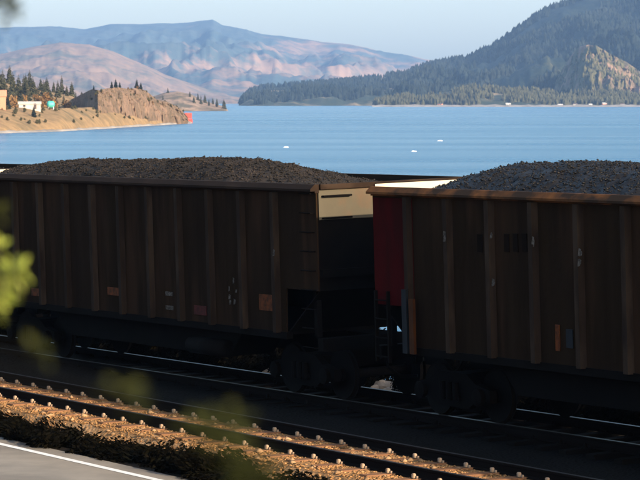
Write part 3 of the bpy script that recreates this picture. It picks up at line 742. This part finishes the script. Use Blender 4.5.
def coal_car(name, xc, label, ribs, chord, redend=False, endmat='cream', extra=None):
    e = empty(name, W(xc, -.7175, CZ + lift(xc)), RZ, label, 'railway wagon', 'coal cars of the train'); e.rotation_euler = (CANT, -GRADE, RZ)
    h = LB / 2; t = .03
    side = [(-h, ZC), (-h + CUT, ZC), (-h + CUT + .03, Z0), (h - CUT - .03, Z0), (h - CUT, ZC), (h, ZC), (h, Z1 - .16), (-h, Z1 - .16)]
    for sy in (-1, 1):
        ya, yb = sorted((sy * (HW - t), sy * HW))
        o = MB().prism(side, 'y', ya, yb).build('side_wall', 'steel_brown', e)
        if redend and sy == -1:
            rp = MB().box(-h + .02, -h + CUT + .12, -HW - .012, -HW - .003, ZC - .12, Z1 - .19).build('painted_end_panel', 'red', e); tag(rp, 'dull red painted end panel')
        for r_ in ribs:
            x = -h + r_
            lo = Z0 - .02
            MB().prism([(x - .10, -1), (x - .05, -1), (x, -1)], 'y', 0, 1) if False else None
            yo = sy * HW
            poly = [(x - .105, yo), (x - .06, yo + sy * .095), (x + .06, yo + sy * .095), (x + .105, yo)]
            n = 4
            vs = [(a, b, lo) for a, b in poly] + [(a, b, Z1 - .165) for a, b in poly]
            fs = [(0, 1, 2, 3), (7, 6, 5, 4)] + [(i, i + n, (i + 1) % n + n, (i + 1) % n) for i in range(n)]
            MB().add(vs, fs).build('rib', 'steel_rib', e)
        # sloping-faced top chord and bottom sill
        y0 = sy * (HW - .06); y1 = sy * (HW + .03); y2 = sy * (HW + .125)
        ch = MB(); pl = [(y0, Z1 - .16), (y1, Z1 - .16), (y1, Z1 - .125), (y2, Z1 - .125), (y2, Z1 - .085), (y1, Z1), (y0, Z1)]
        ch.prism(pl, 'x', -h - .02, h + .02).build('top_chord', chord, e)
        pl = [(sy * (HW - .12), Z0 - .13), (sy * (HW + .02), Z0 - .13), (sy * (HW + .02), Z0), (sy * (HW - .12), Z0)]
        MB().prism(pl, 'x', -h + CUT, h - CUT).build('side_sill', 'black', e)
        # corner ladder
        for sx in (-1, 1):
            lad = MB(); xa = sx * (h - .08); xb = sx * (h - .48); yy = sy * (HW + .07)
            for x in (xa, xb): lad.box(x - .02, x + .02, min(yy, yy - sy * .04), max(yy, yy - sy * .04), .95, Z1 - .35)
            for k in range(8): z = 1.05 + k * .37; lad.tube([(xa, yy, z), (xb, yy, z)], .014, 6)
            if sx == -1 or sy == 1:
                lad = MB()
                for x in (xa, xb): lad.box(x - .02, x + .02, min(yy, yy - sy * .06), max(yy, yy - sy * .06), .95, ZC + .12)
                for k in range(4): z = 1.05 + k * .33; lad.tube([(xa, yy, z), (xb, yy, z)], .014, 6)
                lad.build('ladder', 'black', e)
            else:
                for k in range(9): z = 1.05 + k * .35; MB().tube([(xb, sy * HW, z), (xb, yy, z), (xa, yy, z), (xa, sy * HW, z)], .013, 6).build('grab_iron', 'black', e)
    for sx in (-1, 1):
        xa, xb = sorted((sx * (h - .03), sx * h))
        MB().box(xa, xb, -HW + .031, HW - .031, ZC, Z1 - .10 if sx == 1 else Z1 + .04).build('end_wall', 'black' if sx == 1 else ('red' if redend else 'black'), e)  # black below the cream panel stands for the next car's shadow
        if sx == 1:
            tag(MB().box(h + .002, h + .014, -HW + .05, HW - .05, 3.37, Z1 - .10).build('end_panel', endmat, e), 'cream end panel cut off at the painted shadow edge')
            MB().box(h - .05, h + .07, -HW + .065, HW - .065, Z1 - .099, Z1 - .004, .01).build('end_chord', 'chord_dark', e)
        else:
            tag(MB().box(-h + .002, -h + .012, -HW + .035, HW - .035, ZC + .02, Z1 + .042).build('inner_end_sheet', 'white_end', e), 'bright worn inner face of the end wall') .location.x = .031
            MB().box(-h - .02, -h + .045, -HW + .065, HW - .065, Z1 + .044, Z1 + .058, .004).build('end_chord', 'chord_dark', e)
        for z in (ZC + .25,):
            MB().box(min(sx * (h + .002), sx * (h + .09)), max(sx * (h + .002), sx * (h + .09)), -HW + .05, HW - .05, z, z + .14).build('end_stiffener', 'black', e)
        if sx == 1:
            for z in (Z1 - .22, Z1 - .62):
                g = MB().tube([(sx * h, -HW + .12, z), (sx * (h + .07), -HW + .12, z), (sx * (h + .07), -HW + .72, z), (sx * h, -HW + .72, z)], .018, 6); g.build('grab_iron', 'black', e)
        # sloped bottom sheet, platform, end sill
        sl = [(sx * (h - .03), ZC), (sx * h, ZC), (sx * (h - CUT + .03), Z0), (sx * (h - CUT - .02), Z0)]
        MB().prism(sl, 'y', -HW + .031, HW - .031).build('end_slope_sheet', 'black', e)
        MB().box(min(sx * (h - .12), sx * (h + .1)), max(sx * (h - .12), sx * (h + .1)), -HW + .02, HW - .02, .98, 1.22, .01).build('end_sill', 'black', e)
        MB().box(min(sx * (h - .12), sx * (h - CUT)), max(sx * (h - .12), sx * (h - CUT)), -.3, .3, .95, 1.2).build('centre_sill', 'black', e)
        for sy in (-1, 1):
            MB().box(sx * (h - .3) - .05, sx * (h - .3) + .05, sy * (HW - .16) - .05, sy * (HW - .16) + .05, 1.221, ZC - .001).build('end_post', 'black', e)
        cp = MB().box(min(sx * (h + .1), sx * (h + .62)), max(sx * (h + .1), sx * (h + .62)), -.09, .09, .76, .96, .02)
        cp.box(min(sx * (h + .55), sx * (h + .95)), max(sx * (h + .55), sx * (h + .95)), -.19 if sx > 0 else -.02, .02 if sx > 0 else .19, .70, .99, .04)
        cp.build('coupler', 'black', e)
        MB().tube([(sx * (h + .1), -.35 * sx, .9), (sx * (h + .35), -.36 * sx, .62), (sx * (h + .65), -.3 * sx, .48), (sx * (h + .93), -.12 * sx, .5)], .03, 8).build('air_hose', 'black', e, True)
        bogie(e, sx * (h - 1.55))
    MB().box(-h + CUT, h - CUT, -HW + .13, HW - .13, Z0 - .05, Z0 + .02).build('floor', 'black', e)
    MB().box(-h + CUT + .001, h - CUT - .001, -.32, .32, .72, Z0 - .051).build('centre_sill', 'black', e)
    # bathtub bellies between the bogies
    tub = MB()
    for y0, y1 in ((-1.3, -.34), (.34, 1.3)):
        tub.prism([(-4.1, Z0 - .052), (-3.5, .62), (3.5, .62), (4.1, Z0 - .052)], 'y', y0, y1)
    tub.build('tub', 'black', e)
    MB().tube([(2.2, -1.42, .78), (3.6, -1.42, .78)], .17, 14).build('air_reservoir', 'black', e, True)
    if extra: extra(e, -h)
    return e
def patch(e, x, z, w_, h_, m, name, off=.016, label=None):
    if name == 'faded_stencil': m = 'inner'
    o = MB().box(x - w_ / 2, x + w_ / 2, -HW - off, -HW - off + .012, z - h_ / 2, z + h_ / 2).build(name, m, e)
    if label: o['label'] = label
    return o
def flecks(e, x, z, w_, h_, n, seed, name='stencil_marks', off=.108):
    rg = random.Random(seed); mb = MB()
    for k in range(n):
        a, b = x + rg.uniform(-.5, .5) * w_, z + rg.uniform(-.5, .5) * h_
        s1, s2 = rg.uniform(.02, .05), rg.uniform(.03, .07)
        mb.add([(a - s1, -HW - off, b - s2), (a + s1 * .6, -HW - off, b - s2 * .8), (a + s1, -HW - off, b + s2 * .7), (a - s1 * .5, -HW - off, b + s2),
                (a, -HW - off + .01, b)], [(0, 1, 2, 3), (0, 4, 1), (1, 4, 2), (2, 4, 3), (3, 4, 0)])
    return mb.build(name, 'chalk', e)
def S(px): return 1.45 + 115580 * (1 / 1820 - 1 / (px + 1500))
def zrow(px, y): return CAMZ - (y - HZ) * (98826 / (px + 1500)) / F
sL = S(322); sRt = S(379)
cL = sL - LB / 2; cR = sRt + LB / 2
def marksL(e, x0):
    def X(px): return S(px) - cL
    for px, y, w_, h_, m_, nm in [(40, 290, .62, .16, 'orange_mark', 'reflector'), (117, 290, .6, .16, 'orange_mark', 'reflector'), (203, 310, .5, .18, 'red_mark', 'reflector'), (270, 303, .55, .30, 'orange_mark', 'data_plate'), (172, 293, .3, .08, 'chalk', 'stencil_plate'), (172, 307, .3, .08, 'chalk', 'stencil_plate')]:
        patch(e, X(px), zrow(px, y), w_, h_, m_, nm)
    flecks(e, X(236), zrow(236, 290), .45, .5, 7, 3, off=.02); flecks(e, X(283), zrow(283, 254), .06, .1, 2, 5)
def marksR(e, x0):
    def X(px): return S(px) - cR
    for px, y, sd in [(456, 238, 1), (502, 240, 2), (545, 243, 3), (592, 255, 4), (503, 287, 5), (591, 268, 6)]:
        flecks(e, X(px), zrow(px, y), .05, .12, 3, sd)
    for px in range(486, 532, 9):
        patch(e, X(px), zrow(px, 246), .14, .30, 'black', 'faded_stencil') if abs(px - 504) > 5 else None
    patch(e, X(562), zrow(562, 342), .12, .42, 'orange_mark', 'data_plate'); patch(e, X(574), zrow(574, 343), .18, .3, 'blue_post', 'data_plate')
    MB().box(-LB / 2 + CUT + .16, -LB / 2 + CUT + .30, -HW - .16, -HW - .11, Z0 - .1, Z0 + .85).build('side_post', 'orange_post', e)
    MB().box(-LB / 2 + CUT - .06, -LB / 2 + CUT + .08, -HW - .16, -HW - .11, Z0 - .1, Z0 + 1.0).build('side_post', 'blue_post', e)
ribsL = [LB - (1.46 + 1.235 * k) for k in range(10)] + [1.0]
ribsR = [1.16 + 1.238 * k for k in range(11)]
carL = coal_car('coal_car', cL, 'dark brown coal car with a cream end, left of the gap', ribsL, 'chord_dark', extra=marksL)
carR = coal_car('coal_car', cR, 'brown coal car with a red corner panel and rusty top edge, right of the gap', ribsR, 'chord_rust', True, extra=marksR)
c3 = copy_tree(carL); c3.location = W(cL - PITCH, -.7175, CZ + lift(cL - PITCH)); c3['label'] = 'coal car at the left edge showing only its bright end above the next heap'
c4 = copy_tree(carR); c4.location = W(cR + PITCH, -.7175, CZ + lift(cR + PITCH)); c4['label'] = 'coal car beyond the right edge, coupled behind the red cornered car'

def prof_px(sl, pairs):
    out = []
    for px, y in pairs:
        k = (px - 320) / F                         # sight line through the column, cut with the middle of the car
        D = (ORG[1] * NQ[1] - .7175) / (k * NQ[0] + NQ[1])
        s_ = (k * D - ORG[0]) * SX[0] + (D - ORG[1]) * SX[1]
        out.append((s_ - sl, CAMZ - (y - HZ) * D / F - .075))
    return out
def coal_heap(xc, label, prof, m, seed):
    """surface of the load: prof = (distance from the left end, height) pairs"""
    nx, ny = 260, 56; pts = []
    h = LB / 2
    for i in range(nx):
        x = -h + .035 + (LB - .07) * i / (nx - 1)
        top = interp(prof, x + h)
        for j in range(ny):
            y = -HW + .033 + (2 * HW - .066) * j / (ny - 1); t = abs(y) / HW
            base = min(Z1 - .22, top)
            z = base + (top - base) * max(0, 1 - t ** 2.2) if top > Z1 - .22 else top
            z += .045 * fbm(x * 1.1, y * 1.1, seed) + .04 * fbm(x * 5, y * 5, seed + 2) * (1 if t < .95 else .3)
            pts.append((x, y, z))
    # closed underside
    n0 = len(pts); pts += [(x, y, 2.4) for x in (-h + .06, h - .06) for y in (-HW + .06, HW - .06)]
    o = grid_mesh('coal_heap', pts[:n0], nx, ny, m, smooth=False)
    o.location = W(xc, -.7175, CZ + lift(xc)); o.rotation_euler = (CANT, -GRADE, RZ)
    tag(o, label, 'coal heap', 'coal loads in the cars')
    rg0 = random.Random(seed)
    def fn(rg):
        i = rg.integers(3, nx - 3); j = rg.integers(2, ny - 2); p = pts[i * ny + j]
        return (p[0] + rg.uniform(-.03, .03), p[1] + rg.uniform(-.03, .03), p[2] + rg.uniform(-.01, .02))
    l = blob_stones(16000, fn, (.008, .032), seed, 'coal_lumps', m, o, .6)
    l['kind'] = 'stuff'
    return o
cl = coal_heap(cL, 'long brown dusted coal heap in the left car', [(0, 3.1)] + prof_px(cL - LB / 2, [(24, 181), (32, 171), (40, 164.5), (52, 160), (68, 157.5), (80, 156.5), (150, 157), (200, 156), (230, 156.5), (250, 158), (270, 161), (300, 169), (320, 176), (335, 180), (350, 184), (375, 187)]) + [(14.7, 3.70)], 'coal', 3)
cr = coal_heap(cR, 'black glinting coal heap in the right car', [(0, 3.1)] + prof_px(cR - LB / 2, [(474, 195), (485, 185), (494, 177.5), (505, 172), (525, 166.5), (570, 163.5), (610, 164), (640, 166)]) + [(10, 4.42), (12.5, 4.3), (13.5, 3.9), (14.7, 3.6)], 'coal_black', 8)
for src, xc, lb in ((cl, cL - PITCH, 'coal heap in the car at the left edge of the picture'), (cr, cR + PITCH, 'coal heap in the car beyond the right edge of the picture')):
    o = copy_tree(src); o.location = W(xc, -.7175, CZ + lift(xc)); o['label'] = lb

# ------------------------------------------------------------------ leafy bush close to the camera, at the left
def near(px, y, d): return Vector(((px - 320) / F * d, d, CAMZ + (HZ - y) / F * d))
def leaf(mb, p, dirn, up, ln, wd):
    dirn = dirn.normalized(); sd = dirn.cross(up).normalized(); nn = sd.cross(dirn)
    cs = [(0, 0, 0), (.25, .7, .04), (.55, 1, .06), (.8, .6, .03), (1, 0, -.06)]
    L_ = [p + dirn * ln * t + sd * wd * k + nn * ln * h_ for t, k, h_ in cs]
    R_ = [p + dirn * ln * t - sd * wd * k + nn * ln * h_ for t, k, h_ in cs]
    M_ = [p + dirn * ln * t - nn * ln * .03 for t, k, h_ in cs]
    vs = L_ + M_ + R_[0:]
    fs = []
    for i in range(4): fs += [(i, i + 1, 5 + i + 1, 5 + i), (5 + i, 5 + i + 1, 10 + i + 1, 10 + i)]
    mb.add(vs, fs)
gq = lambda p: gz((p[0] - ORG[0]) * NQ[0] + (p[1] - ORG[1]) * NQ[1])
def bush(name, base, branches, label):
    THIN = .35
    e = empty(name, base, 0, label, 'bush')
    rg = random.Random(17); b0 = Vector(base)
    st = MB(); st2 = MB()
    for bi, (pts_, lm, n, ln, spread) in enumerate(branches):
        P = [Vector(p) - b0 for p in pts_]
        (st if lm == 'leaf' else st2).tube([Vector((0, 0, -.1)), P[0] * .5 + Vector((0, 0, .1)), P[0]] + P[1:], [.012, .008, .004 if lm == 'leaf' else .001] + [(.0022 - .0016 * i / len(P)) * (1 if lm == 'leaf' else THIN) for i in range(len(P) - 1)], 6)
        lf = MB()
        for cx in P[2:]:
            for k in range(n):
                d = Vector((rg.gauss(0, 1), rg.gauss(0, 1), rg.gauss(0, .7) + .1)).normalized()
                leaf(lf, cx + d * spread * rg.uniform(0, .8), d, Vector((rg.gauss(0, .4), rg.gauss(0, .4), 1)), ln * rg.uniform(.7, 1.2), ln * .26)
        lf.build('leaves', lm, e)
    st.build('stem', 'twig', e, True); st2.build('thin_twigs', 'twig_dark', e, True)
    return e
bx, by = -0.62, 3.4
base = (bx, by, gq((bx, by)) + .0)
bush('leafy_bush', base, [
    ([near(-90, 300, 3.4), near(-40, 285, 3.4), near(-14, 276, 3.4), near(2, 268, 3.4), near(10, 274, 3.42), near(19, 271, 3.38)], 'leaf', 12, .017, .009),
    ([near(-90, 330, 3.4), near(-30, 318, 3.4), near(-8, 308, 3.4), near(1, 302, 3.4), near(2, 292, 3.4), near(-3, 250, 3.4)], 'leaf', 10, .016, .010),
    ([near(-90, 240, 3.2), near(-30, 225, 3.2), near(-2, 214, 3.2), near(4, 210, 3.2)], 'leaf_dark', 7, .014, .008),
    ([near(-90, 60, 3.2), near(-40, 20, 3.2), near(-8, 4, 3.2), near(2, 0, 3.2), near(8, 3, 3.2), near(12, 12, 3.2)], 'leaf_dark', 14, .015, .009),
    ([near(-90, 325, 2.2), near(-30, 335, 2.2), near(34, 352, 2.2), near(46, 358, 2.2)], 'leaf_dark', 5, .013, .006),
    ([near(-90, 335, 2.05), near(-40, 345, 2.0), near(118, 388, 2.0), near(134, 398, 2.0)], 'leaf_dark', 12, .013, .009),
    ([near(-90, 340, 1.95), near(-40, 350, 1.95), near(196, 430, 1.9), near(215, 434, 1.9), near(232, 424, 1.9)], 'leaf_dark', 16, .014, .010),
    ([near(-90, 345, 1.95), near(-40, 360, 1.95), near(250, 470, 1.9), near(266, 476, 1.9), near(238, 462, 1.9)], 'leaf_dark', 16, .014, .010),
], 'out of focus leafy bush close to the camera, bright yellow green at the left edge')

# ------------------------------------------------------------------ haze
m = bpy.data.materials.new('haze'); m.use_nodes = True
N, L = m.node_tree.nodes, m.node_tree.links; N.clear()
out = N.new('ShaderNodeOutputMaterial'); pv = N.new('ShaderNodeVolumePrincipled')
pv.inputs['Color'].default_value = (.32, .56, 1.0, 1); pv.inputs['Density'].default_value = 4.6e-5; pv.inputs['Anisotropy'].default_value = 0.0
L.new(pv.outputs[0], out.inputs['Volume']); M['haze'] = m
tag(MB().box(-9000, 9000, -3000, 19200, -12, 800).build('haze', 'haze'), 'thin blue haze over the river and hills', 'haze', kind='stuff')
